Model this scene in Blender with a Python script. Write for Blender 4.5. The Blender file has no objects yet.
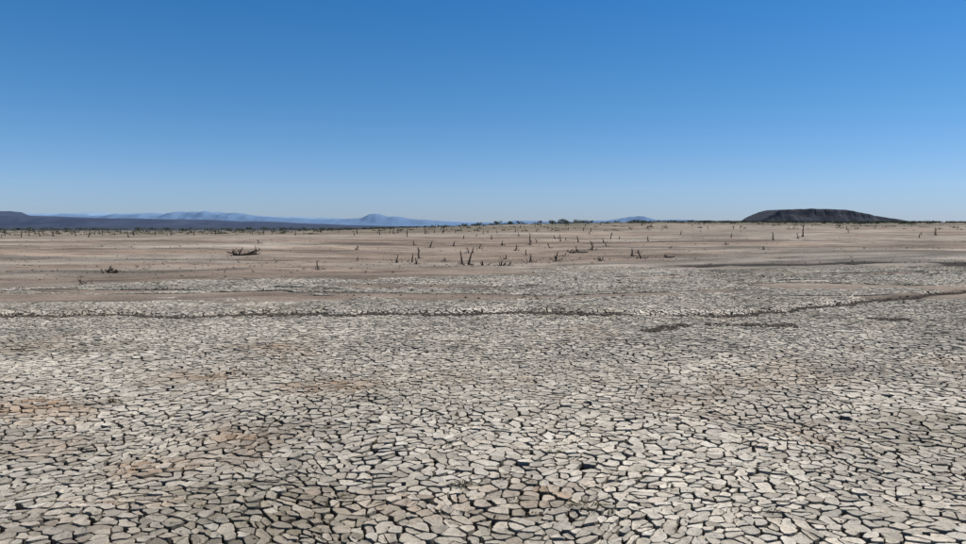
import bpy, math, random
import numpy as np
random.seed(7); rng=np.random.default_rng(7)
sc=bpy.context.scene
sc.view_settings.view_transform='Standard'; sc.view_settings.look='None'; sc.view_settings.exposure=0
D2=math.radians

# ---------------------------------------------------------------- noise
def hsh(i,j,s):
    n=(i.astype(np.int64)*374761393+j.astype(np.int64)*668265263+s*974634777)&0xffffffff
    n=((n^(n>>13))*1274126177)&0xffffffff
    n=(n^(n>>16))&0xffffffff
    return n/4294967295.0
def vn(x,y,s=0):
    xi=np.floor(x); yi=np.floor(y); fx=x-xi; fy=y-yi
    fx=fx*fx*fx*(fx*(fx*6-15)+10); fy=fy*fy*fy*(fy*(fy*6-15)+10)
    xi=xi.astype(np.int64); yi=yi.astype(np.int64)
    a=hsh(xi,yi,s);b=hsh(xi+1,yi,s);c=hsh(xi,yi+1,s);d=hsh(xi+1,yi+1,s)
    return (a*(1-fx)+b*fx)*(1-fy)+(c*(1-fx)+d*fx)*fy
def fbm(x,y,s=0,o=4):
    t=0;a=.5;n=0
    for k in range(o):
        t=t+a*vn(x*2**k+k*17.3,y*2**k-k*9.1,s+k); n+=a; a*=.5
    return t/n
def ss(a,b,x):
    t=np.clip((x-a)/(b-a),0,1); return t*t*(3-2*t)

# ---------------------------------------------------------------- terrain
def ledge_y(x): return 13.9+0.9*(fbm(x*.3,x*0+3,5)-.5)+0.6*(fbm(x*1.5,x*0+8,6)-.5)+0.62*np.maximum(x-5.0,0)
def terr(x,y):
    x=np.asarray(x,float); y=np.asarray(y,float)
    z=0.06*(fbm(x*.35,y*.35,11,3)-.5)
    z=z+0.08*ss(0,0.3,y-ledge_y(x))*ss(60,30,y)
    z=z+0.60*ss(15,45,y)*ss(900,300,y)*(fbm(x*.035+4,y*.085,21,4)-.5)
    z=z+0.20*ss(16,24,y)*ss(150,80,y)*(fbm(x*.25,y*.7,23,4)-.5)
    z=z+2.9*ss(60,235,y)*ss(-75,55,x)
    z=z+1.0*ss(150,400,y)*(fbm(x*.01,y*.01,31,3)-.5)*ss(-100,50,x)
    return z
def pmask(x,y):
    line=26.0+0.58*x+8*(fbm(x*.10,y*.16,41,4)-.5)
    m=ss(3.5,-3.5,y-line)
    st=np.exp(-((y-(16.9+0.05*x))/1.3)**2)*ss(4,-5,x)
    m=m*(1-st*ss(.35,.6,fbm(x*.3,y*.5,43,3)+.2))
    m=m-0.75*ss(.52,.62,fbm(x*.22,y*.55,47,4))*ss(14.5,18,y)
    return np.clip(m,0,1)
def rust(x,y):
    r=ss(.60,.80,fbm(x*1.1,y*.9,61,4))*0.4
    for (bx,by,s,a) in [(-4.3,6.9,.30,1.0),(-3.2,8.1,.3,.8),(-1.7,7.5,.35,1.0),(-2.3,5.15,.25,1.1),(-1.9,5.9,.25,.8),(.35,4.7,.25,.6),(-2.0,4.3,.25,.6),(2.6,6.0,.3,.4),(-3.0,10,.4,.5),(3.4,4.4,.3,.5)]:
        r=r+a*np.exp(-(((x-bx)/(s*1.6))**2+((y-by)/s)**2))*(.3+1.2*fbm(x*5,y*5,63,2))
    return np.clip(r,0,1)*ss(16,12,y)

def build(name,V,faces_list,mat,smooth=True,col=None,attrs=None):
    me=bpy.data.meshes.new(name)
    V=np.asarray(V,np.float32)
    tot=sum(f.size for f in faces_list); npoly=sum(len(f) for f in faces_list)
    me.vertices.add(len(V)); me.vertices.foreach_set('co',V.ravel())
    me.loops.add(tot); me.polygons.add(npoly)
    me.loops.foreach_set('vertex_index',np.concatenate([f.ravel() for f in faces_list]).astype(np.int32))
    st=[];o=0
    for f in faces_list:
        k=f.shape[1]; st.append(o+np.arange(len(f))*k); o+=f.size
    me.polygons.foreach_set('loop_start',np.concatenate(st).astype(np.int32))
    me.polygons.foreach_set('use_smooth',np.full(npoly,smooth))
    me.update(calc_edges=True)
    if col is not None:
        a=me.attributes.new('Tint','FLOAT_COLOR','POINT')
        c=np.ones((len(V),4),np.float32); c[:,:3]=col; a.data.foreach_set('color',c.ravel())
    for k,v in (attrs or {}).items():
        a=me.attributes.new(k,'FLOAT','POINT'); a.data.foreach_set('value',np.asarray(v,np.float32).ravel())
    ob=bpy.data.objects.new(name,me); sc.collection.objects.link(ob)
    if mat: me.materials.append(mat)
    return ob

# ---------------------------------------------------------------- materials
class N:
    def __init__(s,name):
        s.m=bpy.data.materials.new(name); s.m.use_nodes=True
        s.t=s.m.node_tree; s.b=s.t.nodes['Principled BSDF']
        s.b.inputs['Specular IOR Level'].default_value=.15; s.b.inputs['Roughness'].default_value=.95
        s.g=s.t.nodes.new('ShaderNodeNewGeometry')
    def n(s,ty,**kw):
        x=s.t.nodes.new(ty)
        for k,v in kw.items(): setattr(x,k,v)
        return x
    def l(s,a,b): s.t.links.new(a,b)
    def map(s,sx,sy,sz):
        m=s.n('ShaderNodeMapping'); m.inputs['Scale'].default_value=(sx,sy,sz); s.l(s.g.outputs['Position'],m.inputs[0]); return m.outputs[0]
    def noise(s,vec,scale,det=4,rough=.6):
        x=s.n('ShaderNodeTexNoise'); s.l(vec,x.inputs['Vector']); x.inputs['Scale'].default_value=scale
        x.inputs['Detail'].default_value=det; x.inputs['Roughness'].default_value=rough; return x.outputs[0]
    def ramp(s,fac,stops):
        r=s.n('ShaderNodeValToRGB'); s.l(fac,r.inputs[0]); e=r.color_ramp.elements
        while len(e)<len(stops): e.new(.5)
        for i,(p,c) in enumerate(stops):
            e[i].position=p; e[i].color=(c,c,c,1) if not isinstance(c,tuple) else (*c,1)
        return r.outputs[0]
    def mix(s,fac,a,b,bt='MIX'):
        m=s.n('ShaderNodeMix',data_type='RGBA',blend_type=bt)
        for i,v in ((0,fac),(6,a),(7,b)):
            if isinstance(v,(int,float)): m.inputs[i].default_value=v
            elif isinstance(v,tuple): m.inputs[i].default_value=(*v,1)
            else: s.l(v,m.inputs[i])
        return m.outputs[2]
    def math(s,op,a,b=0.0):
        m=s.n('ShaderNodeMath',operation=op)
        for i,v in ((0,a),(1,b)):
            if isinstance(v,(int,float)): m.inputs[i].default_value=v
            else: s.l(v,m.inputs[i])
        return m.outputs[0]
    def attr(s,nm):
        a=s.n('ShaderNodeAttribute'); a.attribute_name=nm; return a
    def bump(s,h,st,dist):
        b=s.n('ShaderNodeBump'); b.inputs['Strength'].default_value=st; b.inputs['Distance'].default_value=dist
        s.l(h,b.inputs['Height']); s.l(b.outputs[0],s.b.inputs['Normal'])
    def out(s,c): s.l(c,s.b.inputs['Base Color'])

P=N('dry_mud_plate'); pos=P.g.outputs['Position']
tint=P.attr('Tint').outputs['Color']
f1=P.noise(pos,34,5,.7); f2=P.noise(pos,180,3,.6)
c=P.mix(1.0,tint,P.ramp(f1,[(.3,.60),(.48,1.0),(.72,1.18)]),'MULTIPLY')
c=P.mix(1.0,c,P.ramp(f2,[(.3,.74),(.55,1.0),(.75,1.14)]),'MULTIPLY')
P.out(c)
P.bump(P.math('ADD',f1,P.math('MULTIPLY',f2,.35)),.75,.014)

G=N('dry_lakebed_soil'); pos=G.g.outputs['Position']
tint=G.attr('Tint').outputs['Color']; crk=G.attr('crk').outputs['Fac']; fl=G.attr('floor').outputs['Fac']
n1=G.noise(G.map(.45,1,1),1.1,8,.72); n2=G.noise(pos,9,6,.72); n3=G.noise(pos,60,4,.6); n0=G.noise(G.map(.3,1,1),.12,7,.68)
c=G.mix(1.0,tint,G.ramp(n1,[(.3,.58),(.5,1.0),(.7,1.25)]),'MULTIPLY')
c=G.mix(1.0,c,G.ramp(n0,[(.34,.64),(.5,1.0),(.66,1.2)]),'MULTIPLY')
c=G.mix(1.0,c,G.ramp(n2,[(.28,.55),(.48,1.0),(.75,1.18)]),'MULTIPLY')
c=G.mix(1.0,c,G.ramp(n3,[(.3,.78),(.55,1.02),(.75,1.1)]),'MULTIPLY')
v=G.n('ShaderNodeTexVoronoi',feature='DISTANCE_TO_EDGE'); v.inputs['Scale'].default_value=7.5
wn=G.n('ShaderNodeTexNoise'); G.l(pos,wn.inputs['Vector']); wn.inputs['Scale'].default_value=3
wv=G.n('ShaderNodeVectorMath',operation='MULTIPLY_ADD'); G.l(wn.outputs[1],wv.inputs[0]); wv.inputs[1].default_value=(.25,.25,0); G.l(pos,wv.inputs[2])
sx=G.n('ShaderNodeMapping'); sx.inputs['Scale'].default_value=(1,1,0); G.l(wv.outputs[0],sx.inputs[0]); G.l(sx.outputs[0],v.inputs['Vector'])
edge=G.ramp(v.outputs['Distance'],[(.02,0.25),(.09,1.0)])
ek=G.mix(crk,(1.,1.,1.),edge)
c=G.mix(ek,(.13,.105,.08),c)
c=G.mix(fl,c,G.mix(n2,(.035,.029,.023),(.085,.07,.055)))  # crack floor: darker soil plus crack shade put into the colour
G.out(c)
hh=G.math('ADD',G.math('MULTIPLY',n2,.8),G.math('MULTIPLY',n3,.15))
hh=G.math('ADD',hh,G.math('MULTIPLY',ek,.4))
hh=G.math('ADD',hh,G.math('MULTIPLY',n1,1.5))
G.bump(hh,.9,.08)

def simple(name,a,b,scale,bumpd=.01,st=.5):
    m=N(name); f=m.noise(m.g.outputs['Position'],scale,5,.65)
    m.out(m.mix(m.ramp(f,[(.3,0.),(.7,1.)]),a,b)); m.bump(f,st,bumpd); return m.m
M_clod=simple('dark_clod',(.045,.036,.027),(.14,.115,.09),30)
M_wood=simple('weathered_dead_wood',(.035,.028,.022),(.12,.10,.08),25)
M_weed=simple('dry_weed',(.07,.06,.03),(.17,.145,.085),20)
M_scrub=simple('scrub_foliage',(.040,.050,.030),(.10,.11,.065),2)
M_mesa=simple('mesa_hazed_dark_rock',(.040,.044,.056),(.080,.085,.096),.02,6,.6)  # dark rock with aerial haze mixed into its colour
M_ridge=simple('ridge_hazed_dark_rock',(.045,.062,.105),(.075,.095,.145),.008,6,.5)  # bluish from distance haze put into the base colour
M_far=simple('far_mountain_hazy_rock',(.135,.22,.35),(.165,.255,.385),.002,20,.3)  # aerial perspective painted in as a blue base colour
M_far2=simple('farther_mountain_hazy_rock',(.23,.345,.49),(.245,.36,.505),.002,10,.1)  # farther range, paler with more painted-in haze

# ---------------------------------------------------------------- ground sheet
def grow(a,step,g,lim):
    o=[];x=a
    while x<lim:
        step*=g; x+=step; o.append(x)
    return o
xr=list(np.arange(0,40,.28)); xr+=grow(xr[-1],.28,1.07,20000)
xs=np.array([-v for v in xr[:0:-1]]+xr)
ys_=list(np.arange(-6,70,.20)); ys_=[-v for v in grow(6,.3,1.25,3000)][::-1]+ys_; ys_+=grow(ys_[-1],.22,1.045,20000)
ys=np.array(ys_)
X,Y=np.meshgrid(xs,ys); Z=terr(X,Y)
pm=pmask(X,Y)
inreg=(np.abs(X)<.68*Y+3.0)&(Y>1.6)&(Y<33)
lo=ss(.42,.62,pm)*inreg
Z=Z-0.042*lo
sand=np.array([.345,.262,.193]); pale=np.array([.42,.365,.29])
big=fbm(X*.05,Y*.13,71,5); med=fbm(X*.16+3,Y*.6,73,5)
t=np.clip(ss(.42,.62,big)*.65+pm*.8,0,1)[...,None]
C=sand*(1-t)+pale*t
C=C*(0.60+.82*med[...,None])
for (a,b,w,s,st) in [(19.5,.45,.5,81,.45),(23,.40,.5,82,.45),(27,.5,.6,89,.45),(31,.35,.9,83,.5),(40,.15,1.3,84,.45),(52,.1,2,85,.45),(64,-.1,2.5,90,.4),(75,0,4,86,.45),(15.6,.12,.25,87,.45)]:
    yy=a+b*X+3*(fbm(X*.06,Y*0,s,3)-.5)*(a/20)
    C=C*(1-st*np.exp(-((Y-yy)/w)**2)*ss(.3,.6,fbm(X*.15,Y*.3,s+9,3)))[...,None]
dp=(ss(.54,.66,fbm(X*.09,Y*.18,95,5))*.48*ss(18,24,Y))[...,None]
C=C*(1-dp)+np.array([.17,.14,.105])*dp
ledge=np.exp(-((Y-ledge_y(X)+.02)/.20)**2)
C=C*(1-.80*ledge)[...,None]  # debris line and the ledge's thin shadow, both painted into the soil colour
scrub=np.array([.150,.135,.085])
far=(ss(70,220,Y)*.8*ss(.36,.54,fbm(X*.02,Y*.03,91,4)))[...,None]
C=C*(1-far)+scrub*far
dk=(ss(190,330,Y)*ss(20,-60,X))[...,None]
C=C*(1-dk)+np.array([.06,.072,.095])*dk
crk=ss(.3,.6,pm)*(1-lo)*ss(80,40,Y)
idx=np.arange(X.size).reshape(X.shape)
Q=np.stack([idx[:-1,:-1],idx[:-1,1:],idx[1:,1:],idx[1:,:-1]],-1).reshape(-1,4)
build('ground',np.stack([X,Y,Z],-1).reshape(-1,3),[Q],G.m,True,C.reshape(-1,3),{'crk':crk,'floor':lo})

# ---------------------------------------------------------------- plates (real geometry)
def warp(x,y):
    dx=.38*(vn(x*.55,y*.55,101)-.5)+.14*(vn(x*2.2,y*2.2,102)-.5)+.032*(vn(x*13,y*13,103)-.5)+.013*(vn(x*45,y*45,104)-.5)
    dy=.38*(vn(x*.55,y*.55,111)-.5)+.14*(vn(x*2.2,y*2.2,112)-.5)+.032*(vn(x*13,y*13,113)-.5)+.013*(vn(x*45,y*45,114)-.5)
    return x+dx,y+dy
a=.088
W=25.0
ni=int(2*W/a); nj=int(33/a)
I,J=np.meshgrid(np.arange(ni),np.arange(nj),indexing='ij')
JX=(I+.5*(J%2)+1.08*(hsh(I,J,1)-.5))*a-W; JY=(J+1.08*(hsh(I,J,2)-.5))*a*.94+1.3
allV=[];allQ=[];allT=[];allC=[];base=0
def plates(y0,y1,K,rings,gk=1.0):
    global base
    sel=(JY>=y0)&(JY<y1)&(np.abs(JX)<.68*JY+2.0)&(I>3)&(I<ni-4)&(J>3)&(J<nj-4)
    sel&=pmask(JX,JY)>.47
    sel&=hsh(I,J,9)>.002
    ii=I[sel];jj=J[sel]
    th=np.arange(K)/K*2*math.pi
    for s in range(0,len(ii),6000):
        i=ii[s:s+6000]; j=jj[s:s+6000]; n=len(i)
        px=JX[i,j]; py=JY[i,j]
        off=hsh(i,j,5)[:,None]*2*math.pi/K
        ux=np.cos(th[None]+off); uy=np.sin(th[None]+off)
        r=np.full((n,K),a*1.25)
        gl=(.75+.6*fbm(px*1.3,py*1.3,140,2))
        for di in range(-2,3):
            for dj in range(-2,3):
                if di==0 and dj==0: continue
                qx=JX[i+di,j+dj]-px; qy=JY[i+di,j+dj]-py
                L=np.hypot(qx,qy)+1e-9
                h=hsh(2*i+di,2*j+dj,77)
                g=np.where(h<.08,.0008,.0030+.0100*h**1.8)*gk*gl
                g=np.minimum(g,L*.24)
                dot=(ux*qx[:,None]+uy*qy[:,None])/L[:,None]
                rr=np.where(dot>.03,(L*.5-g)[:,None]/np.maximum(dot,.03),9)
                r=np.minimum(r,rr)
        if K>14: r=.94*r+.06*(np.roll(r,1,1)+np.roll(r,-1,1))/2
        hz=(hsh(i,j,6)-.5)*.009; tx=(hsh(i,j,7)-.5)*.14; ty=(hsh(i,j,8)-.5)*.14
        curl=.001+.008*hsh(i,j,12)
        def ring(f,z):
            lx=ux*r*f; ly=uy*r*f
            wx,wy=warp(px[:,None]+lx,py[:,None]+ly)
            zz=terr(wx,wy)+hz[:,None]+lx*tx[:,None]+ly*ty[:,None]+z
            return np.stack([wx,wy,zz],-1)
        cz=curl[:,None]
        R=[]
        R.append(ring(.92,-.052)); R.append(ring(1.0,cz-.0015))
        prof=[(1.0,1.0,-.0015),(.95,.92,0),(.66,.35,0),(.33,.08,0)] if rings==4 else [(1.0,1.0,-.0015),(.7,.4,0)]
        for f,k,dz in prof: R.append(ring(f,cz*k+dz))
        nr=len(R)
        cx,cy=warp(px,py); cc=np.stack([cx,cy,terr(cx,cy)+hz],-1)[:,None,:]
        V=np.concatenate(R+[cc],1); m=V.shape[1]
        b=base+np.arange(n)[:,None,None]*m
        k=np.arange(K); k2=(k+1)%K
        qs=[np.stack([k,k2,K+k2,K+k],-1)]
        for q in range(2,nr-1): qs.append(np.stack([q*K+k,q*K+k2,(q+1)*K+k2,(q+1)*K+k],-1))
        qs=np.concatenate(qs)[None]
        allQ.append((qs+b).reshape(-1,4))
        ts=np.stack([(nr-1)*K+k,(nr-1)*K+k2,np.full(K,nr*K)],-1)[None]
        allT.append((ts+b).reshape(-1,3))
        allV.append(V.reshape(-1,3)); base+=n*m
        br=(.70+.50*hsh(i,j,13))*(.66+.64*fbm(px*.7,py*.7,120,4))
        ru=rust(px,py)*(.35+.9*hsh(i,j,14))
        ru=np.clip(ru,0,1)[:,None]*.85
        warm=hsh(i,j,15)[:,None]
        c0=np.array([.60,.54,.44])*(1-warm*.5)+np.array([.54,.445,.325])*warm*.5
        c0=c0*(1-ru)+np.array([.40,.26,.155])*ru
        gr=(ss(.54,.69,fbm(px*.5+9,py*.5,130,4))*.65*hsh(i,j,16))[:,None]
        c0=c0*(1-gr)+np.array([.24,.205,.135])*gr
        c0=c0*br[:,None]
        c1=np.repeat(c0[:,None,:],m,1)
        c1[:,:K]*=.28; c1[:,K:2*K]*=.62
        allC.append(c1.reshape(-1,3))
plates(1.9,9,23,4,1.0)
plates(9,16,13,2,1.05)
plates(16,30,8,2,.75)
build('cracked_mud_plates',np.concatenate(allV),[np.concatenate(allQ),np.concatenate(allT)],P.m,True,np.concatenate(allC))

# ---------------------------------------------------------------- clods / pebbles / weeds
ico=np.array([(0,0,1),(.9,0,.3),(.3,.85,.3),(-.72,.53,.3),(-.72,-.53,.3),(.3,-.85,.3),(.7,.5,-.4),(-.3,.85,-.4),(-.9,0,-.4),(-.3,-.85,-.4),(.7,-.5,-.4),(0,0,-.9)])
icf=np.array([(0,1,2),(0,2,3),(0,3,4),(0,4,5),(0,5,1),(1,6,2),(2,7,3),(3,8,4),(4,9,5),(5,10,1),(6,7,2),(7,8,3),(8,9,4),(9,10,5),(10,6,1),(6,11,7),(7,11,8),(8,11,9),(9,11,10),(10,11,6)])
def clods(name,x,y,s,mat,zoff=0.0):
    n=len(x); V=ico[None]*(1+.5*(rng.random((n,12,1))-.5))
    sc3=s[:,None,None]*(np.array([1,1,.6])*(.7+.6*rng.random((n,1,3))))
    V=V*sc3; th=rng.random(n)*6.28; c_,s_=np.cos(th)[:,None],np.sin(th)[:,None]
    VX=V[...,0]*c_-V[...,1]*s_+x[:,None]; VY=V[...,0]*s_+V[...,1]*c_+y[:,None]
    VZ=V[...,2]+(terr(x,y)+s*.2+zoff)[:,None]
    F=(icf[None]+np.arange(n)[:,None,None]*12).reshape(-1,3)
    build(name,np.stack([VX,VY,VZ],-1).reshape(-1,3),[F],mat,False)
n=12000; x=rng.uniform(-13,20,n); keep=fbm(x*.6,x*0,201,4)+.35*rng.random(n)>.46; x=x[keep]
y=ledge_y(x)-.04+rng.normal(0,.075,len(x)); clods('mud_clod_drift_line',x,y,.008+.032*rng.random(len(x))**2.5,M_clod)
n=2200; x=rng.uniform(2.5,7.8,n); y=12.3+.28*(x-4)+rng.normal(0,.12,n)+.3*np.sin(x*2.1)
keep=fbm(x*1.2,y,203,2)>.48; x=x[keep];y=y[keep]; clods('mud_clod_drift_line',x,y,.008+.028*rng.random(len(x))**2,M_clod)
n=14000; d=16+70*rng.random(n)**1.3; x=rng.uniform(-.75,.75,n)*d; y=d
keep=fbm(x*.12,y*.4,205,5)+.12*rng.random(n)>.60; x=x[keep];y=y[keep]
clods('scattered_mud_clods',x,y,(.008+.03*rng.random(len(x))**4)*(1+y/90),M_clod)
n=1800; d=3+12*rng.random(n)**.7; x=rng.uniform(-.75,.75,n)*d; y=d
clods('scattered_pebbles',x,y,.003+.008*rng.random(n)**3,M_clod,.003)

def weeds(name,pts,mat):
    V=[];F=[]
    for (x,y,r,h,k) in pts:
        z=float(terr(x,y))
        for q in range(k):
            a1=random.random()*6.28; rr=r*random.random()*.5; x0=x+rr*math.cos(a1); y0=y+rr*math.sin(a1)
            a2=a1+random.uniform(-1,1); ln=r*random.uniform(.3,1); hh=h*random.uniform(.3,1); w=.0025+.012*h
            x1=x0+ln*math.cos(a2); y1=y0+ln*math.sin(a2); wx=-math.sin(a2)*w; wy=math.cos(a2)*w
            b=len(V); mx,my=(x0+x1)/2,(y0+y1)/2
            V+= [(x0-wx,y0-wy,z-.01),(x0+wx,y0+wy,z-.01),(mx-wx,my-wy,z+hh*.7),(mx+wx,my+wy,z+hh*.75),(x1,y1,z+hh)]
            F+= [(b,b+1,b+3),(b,b+3,b+2),(b+2,b+3,b+4)]
    build(name,np.array(V),[np.array(F)],mat,False)
pts=[(-3.55,6.9,.06,.05,60),(-.14,4.75,.10,.03,40),(.62,4.35,.12,.03,50),(.15,4.9,.08,.02,30),(-.3,5.6,.07,.02,30)]
for _ in range(260):
    d=random.uniform(4.2,14); pts.append((random.gauss(0,.3)*d+random.uniform(-1,1),d,random.uniform(.03,.08),random.uniform(.008,.025),12))
for _ in range(380):
    d=random.uniform(20,110); x=random.uniform(-.72,.72)*d
    pts.append((x,d,random.uniform(.05,.30),random.uniform(.03,.15),16))
weeds('dry_weed_tufts',pts,M_weed)

# ---------------------------------------------------------------- dead stumps
def tube(V,F,path,rad,K=7):
    b=len(V); path=[np.array(p,float) for p in path]
    for q,(p,r) in enumerate(zip(path,rad)):
        t=path[min(q+1,len(path)-1)]-path[max(q-1,0)]; t/=np.linalg.norm(t)+1e-9
        u=np.cross(t,[0,1,.1]); u/=np.linalg.norm(u)+1e-9; v=np.cross(t,u)
        for k in range(K):
            an=k/K*6.283; rr=r*random.uniform(.8,1.2); V.append(tuple(p+(u*math.cos(an)+v*math.sin(an))*rr+ (t*random.uniform(-.4,.9)*r*1.2 if q==len(path)-1 else 0)))
    for q in range(len(path)-1):
        for k in range(K):
            F.append((b+q*K+k,b+q*K+(k+1)%K,b+(q+1)*K+(k+1)%K,b+(q+1)*K+k))
    c=len(V); V.append(tuple(path[-1]+0.0))
    e=b+(len(path)-1)*K
    for k in range(K): F.append((e+k,e+(k+1)%K,c,c))
def limb(V,F,p,dir_,L,r,seg=5,wob=.12,depth=0):
    p=np.array(p,float); dir_=np.array(dir_,float); dir_/=np.linalg.norm(dir_)
    path=[p];rad=[r*1.25]
    for q in range(seg):
        dir_=dir_+np.array([random.gauss(0,wob),random.gauss(0,wob),random.gauss(0,wob*.5)]); dir_/=np.linalg.norm(dir_)
        p=p+dir_*L/seg; path.append(p.copy()); rad.append(r*(1-.6*(q+1)/seg))
        if depth>0 and q>=1 and random.random()<.5:
            s=random.choice([-1,1]); dd=dir_*.6+np.array([s*random.uniform(.4,1),random.uniform(-.5,.5),random.uniform(0,.5)])
            limb(V,F,p,dd,L*random.uniform(.2,.4),r*.5,3,wob,depth-1)
    tube(V,F,path,rad)
def tri_quads(F):
    q=[f for f in F if f[2]!=f[3]]; t=[f[:3] for f in F if f[2]==f[3]]
    return [np.array(q),np.array(t)]
def stump(name,x,y,h,r,lean=.1,br=1,extra=0,twigs=8):
    V=[];F=[]; z=float(terr(x,y))-.08
    limb(V,F,(x,y,z),(random.gauss(0,lean),random.gauss(0,lean),1),h+.08,r,6,.11,br)
    for _ in range(extra):
        limb(V,F,(x+random.uniform(-.12,.12),y+random.uniform(-.1,.1),z),(random.uniform(-.9,.9),random.uniform(-.5,.5),.9),h*random.uniform(.35,.8),r*.6,4,.15,0)
    for _ in range(twigs):
        limb(V,F,(x+random.gauss(0,.14),y+random.gauss(0,.1),z+.05),(random.uniform(-1,1),random.uniform(-.6,.6),random.uniform(.2,.9)),random.uniform(.10,.30),r*.4,3,.25,0)
    build(name,np.array(V),tri_quads(F),M_wood,True)
S=[(-3.9,32.5,.40,.04,.08,0,0),(-3.3,34,.50,.05,.08,0,1),(-2.85,31.5,.30,.04,.12,0,2),(-3.6,41,.62,.05,.1,1,0),(-4.2,58,.6,.06,.1,0,1),
(-.88,32,.60,.05,.05,0,0),(-.60,30.6,.76,.05,.03,0,0),(0,30.5,.20,.05,.1,0,2),(.75,30,.18,.05,.15,0,2),(1.1,30,.18,.04,.15,0,2),
(2.25,35,.38,.05,.1,0,1),(3.5,35,.38,.045,.1,0,0),(3.7,37,.40,.045,.2,1,1),(6.2,48,.45,.06,.15,0,1),(7.8,52,.5,.06,.15,1,1),(5.6,34.5,.2,.05,.1,0,2),
(7.7,35.5,.42,.055,.1,0,1),(8.2,40,.45,.05,.1,1,0),(9.3,44,.25,.05,.1,0,2),(-11.2,20.5,.22,.022,.35,1,1),(-6.1,27,.34,.03,.15,1,1),
(-2.5,62,.5,.07,.15,0,1),(1.8,66,.45,.07,.1,0,1),(4.5,70,.5,.07,.15,0,1),(10.5,62,.4,.06,.1,0,1),(-.9,48,.40,.05,.15,0,0),(12.2,74,.5,.06,.1,1,0),
(2.6,44,.35,.045,.1,0,1),(14.8,58,.3,.05,.2,0,1),(22,66,.3,.06,.2,0,2),(-13,25,.15,.025,.4,1,3),(4.6,41,.25,.04,.2,1,2),(1.2,38,.22,.04,.2,1,2),(-1.9,37,.2,.04,.2,1,2),
(-9.5,55,.3,.05,.2,1,2),(-19,62,.35,.06,.2,1,2),(-6.5,38,.18,.03,.3,1,3),(18,47,.25,.04,.2,1,2),(5.2,57,.45,.06,.12,1,2),(2.4,54,.4,.06,.12,1,1),(-.3,57,.4,.06,.15,1,1),(-6.2,66,.45,.06,.15,1,1)]
for s in S: stump('dead_tree_stump',*s)
stump('dead_tree',42,96,2.1,.10,.04,1,0); stump('dead_tree',38,88,.7,.07,.1,1,1); stump('dead_tree',62,100,.9,.09,.1,1,1)
def driftwood(x,y,L,n):
    V=[];F=[]
    for q in range(n):
        s=random.choice([-1,1]); xx=x+random.uniform(-.35,.35)*L; yy=y+random.uniform(-.25,.25)
        limb(V,F,(xx,yy,float(terr(xx,yy))+.03),(s,random.uniform(-.3,.3),random.uniform(-.02,.2)),L*random.uniform(.3,.7),.05,5,.10,1)
    for q in range(n): limb(V,F,(x-.35*L+random.gauss(0,.12*L),y,float(terr(x,y))-.02),(random.uniform(-.8,.8),0,.8),.12+.28*L*random.random(),.035,4,.2,1)
    build('driftwood_branches',np.array(V),tri_quads(F),M_wood,True)
driftwood(-13.9,43,1.5,11); driftwood(-12.9,25.5,.4,7); driftwood(6,46,.9,4); driftwood(9.5,37,.5,3)
V=[];F=[]
for _ in range(120):
    d=random.uniform(110,200); x=-.66*d+random.random()**1.2*.62*d
    limb(V,F,(x,d,float(terr(x,d))-.1),(random.gauss(0,.06),0,1),random.uniform(.4,1.3),.05+d*.0003,3,.10,0)
for _ in range(60):
    d=random.uniform(75,180); x=random.gauss(.08,.12)*d
    limb(V,F,(x,d,float(terr(x,d))-.1),(random.gauss(0,.15),0,1),random.uniform(.25,.8),.05+d*.0004,3,.12,1)
for _ in range(22):
    d=random.uniform(90,200); x=random.uniform(.25,.66)*d
    limb(V,F,(x,d,float(terr(x,d))-.1),(random.gauss(0,.12),0,1),random.uniform(.3,.8),.05+d*.0003,3,.12,0)
build('distant_dead_trunks',np.array(V),tri_quads(F),M_wood,True)

# ---------------------------------------------------------------- distant scrub and trees
def leafmass(cx,cy,cz,rx,rz,n,size,V,F):
    for _ in range(n):
        while True:
            p=np.array([random.uniform(-1,1) for _ in range(3)])
            if np.dot(p,p)<1: break
        p=p*np.array([rx,rx,rz])+np.array([cx,cy,cz])
        a_=np.array([random.gauss(0,1) for _ in range(3)]); a_/=np.linalg.norm(a_); b_=np.cross(a_,[random.gauss(0,1) for _ in range(3)]); b_/=np.linalg.norm(b_)
        b=len(V); V.extend([tuple(p-a_*size),tuple(p+a_*size),tuple(p+b_*size)]); F.append((b,b+1,b+2))
V=[];F=[]
for q in range(2000):
    d=random.uniform(130,420); x=random.uniform(-.8,.8)*d
    if q%3==0: d=random.uniform(190,260); x=random.uniform(.2,.8)*d
    r=random.uniform(.25,.75)*d/230; leafmass(x,d,float(terr(x,d))+r*.3,r*1.8,r*.5,20,r*.38,V,F)
build('distant_scrub',np.array(V),[np.array(F)],M_scrub,False)
V=[];F=[];VW=[];FW=[]
for (x,d,h) in [(38,400,2.8),(44,410,3.3),(52,400,2.9),(62,420,2.2),(-2,380,2.2),(8,390,2.6),(14,395,2.3),(20,400,2.0),(88,420,3.0),(92,430,2.5),(30,380,1.8),(73,400,1.9),(-10,400,2.0),(110,420,1.8),(47,405,2.6),(56,400,2.6)]:
    z=float(terr(x,d)); limb(VW,FW,(x,d,z-.1),(0,0,1),h*.6,.14,4,.12,1)
    for q in range(7):
        leafmass(x+random.uniform(-.9,.9)*h*.7,d+random.uniform(-.6,.6)*h*.5,z+h*random.uniform(.2,.75),h*.42,h*.25,45,h*.09,V,F)
t=build('distant_trees',np.array(V),[np.array(F)],M_scrub,False)
w=build('trunks',np.array(VW),tri_quads(FW),M_wood,True); w.parent=t

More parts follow.
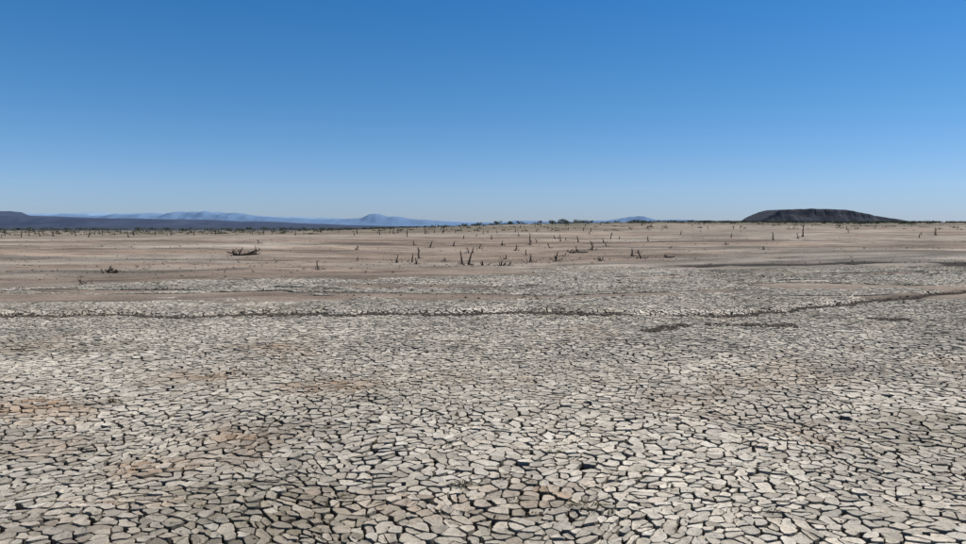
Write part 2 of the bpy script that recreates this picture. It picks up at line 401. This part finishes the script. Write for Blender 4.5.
# ---------------------------------------------------------------- hills
def hill(name,prof,D,depth,mat,ns,namp,seed,nx=400,ny=40,cliff=False,kx=1.0,rough=0):
    px=np.array([p[0]*kx for p in prof],float); pz=np.array([p[1] for p in prof],float)
    x=np.linspace(px[0],px[-1],nx); v=np.linspace(-1,1,ny); X,Vv=np.meshgrid(x,v)
    H=np.interp(X,px,pz)
    H=H*(1+rough*(fbm(X*ns*2.5,X*0,seed+5,5)-.5))
    side=np.clip(1-np.abs(Vv),0,1)
    gul=fbm(X*ns,Vv*3,seed,4)-.5
    s=np.clip(side*(1.6 if not cliff else 2.4)+gul*.5*(side>0),0,1)
    if cliff: s=np.where(s>.62,.86+.14*ss(.62,.72,s),s*.86/.62*.9)
    else: s=ss(0,1,s)
    Z=H*s+namp*gul*ss(0,.3,side)*np.clip(H/ (pz.max()+1e-6),0,1)-4*(side<.01)
    Yv=D+Vv*depth+depth
    i=np.arange(X.size).reshape(X.shape)
    Q=np.stack([i[:-1,:-1],i[:-1,1:],i[1:,1:],i[1:,:-1]],-1).reshape(-1,4)
    return build(name,np.stack([X,Yv,Z],-1).reshape(-1,3),[Q],mat,False)
hill('mesa',[(1065,0),(1082,14),(1100,24),(1125,38),(1150,52),(1175,66),(1195,71),(1300,73),(1440,71),(1475,62),(1530,50),(1600,38),(1680,24),(1750,10),(1800,0)],3000,170,M_mesa,.012,7,301,320,50,True,1.05,.06)
hill('dark_ridge',[(-3600,60),(-2600,50),(-1900,60),(-1775,60),(-1700,58),(-1660,40),(-1480,36),(-1312,31),(-969,24),(-695,15),(-500,6),(-350,2),(-200,0)],2500,300,M_ridge,.006,6,311,400,30,False,1.08,.25)
km=[(-9.,150),(-7.,120),(-5.2,120),(-4.7,110),(-4.1,125),(-3.74,140),(-3.49,160),(-3.18,140),(-2.75,112),(-2.38,82),(-1.89,62),(-1.65,72),(-1.45,85),(-1.29,140),(-1.15,100),(-1.0,86),(-.65,58),(-.16,30),(.2,33),(.46,62),(.7,45),(.95,35),(1.44,50),(1.7,65),(1.87,102),(1.98,97),(2.06,65),(2.55,60),(2.9,35),(3.3,10),(3.6,0)]
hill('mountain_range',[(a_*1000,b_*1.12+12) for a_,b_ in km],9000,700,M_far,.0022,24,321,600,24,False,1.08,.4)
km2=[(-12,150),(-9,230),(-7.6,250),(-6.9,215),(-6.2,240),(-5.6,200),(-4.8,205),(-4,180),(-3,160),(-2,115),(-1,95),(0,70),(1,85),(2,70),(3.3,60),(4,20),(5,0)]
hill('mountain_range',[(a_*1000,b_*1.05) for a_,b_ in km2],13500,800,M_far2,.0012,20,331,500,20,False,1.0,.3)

# ---------------------------------------------------------------- light, sky, camera
az=78; el=55
w=bpy.data.worlds.new('World'); sc.world=w; w.use_nodes=True; nt=w.node_tree
bg=nt.nodes['Background']; sky=nt.nodes.new('ShaderNodeTexSky'); sky.sky_type='NISHITA'; sky.sun_disc=False
sky.sun_elevation=D2(el); sky.sun_rotation=D2(az); sky.altitude=1200; sky.air_density=1.0; sky.dust_density=.4; sky.ozone_density=2.2
tc=nt.nodes.new('ShaderNodeTexCoord'); sp=nt.nodes.new('ShaderNodeSeparateXYZ'); nt.links.new(tc.outputs['Generated'],sp.inputs[0])
rp=nt.nodes.new('ShaderNodeValToRGB'); nt.links.new(sp.outputs[2],rp.inputs[0])
half=lambda c: tuple(v*.5 for v in c)+(1,)
stops=[(0,(.70,.86,1.36)),(.05,(.78,1.0,1.42)),(.15,(.54,.99,1.36)),(.30,(.30,.95,1.45)),(.6,(.75,1.0,1.2))]
e=rp.color_ramp.elements
while len(e)<len(stops): e.new(.5)
for q,(p_,c_) in enumerate(stops): e[q].position=p_; e[q].color=half(c_)
mm=nt.nodes.new('ShaderNodeMix'); mm.data_type='RGBA'; mm.blend_type='MULTIPLY'; mm.inputs[0].default_value=1
nt.links.new(sky.outputs[0],mm.inputs[6]); nt.links.new(rp.outputs[0],mm.inputs[7])
nt.links.new(mm.outputs[2],bg.inputs[0]); bg.inputs[1].default_value=.150
L=bpy.data.lights.new('sun','SUN'); L.energy=4.2; L.angle=D2(.5); L.color=(1,.96,.90)
lo_=bpy.data.objects.new('sun',L); sc.collection.objects.link(lo_)
from mathutils import Vector
sd=Vector((math.sin(D2(az))*math.cos(D2(el)),math.cos(D2(az))*math.cos(D2(el)),math.sin(D2(el))))
lo_.rotation_euler=sd.to_track_quat('Z','Y').to_euler(); lo_.location=sd*50
cam=bpy.data.cameras.new('camera'); co=bpy.data.objects.new('camera',cam); sc.collection.objects.link(co)
cam.lens=27.2; cam.sensor_width=36; cam.clip_end=60000; cam.clip_start=.05
co.location=(0,0,1.7+float(terr(0.,0.))); co.rotation_euler=(D2(90-3.6),0,0); sc.camera=co
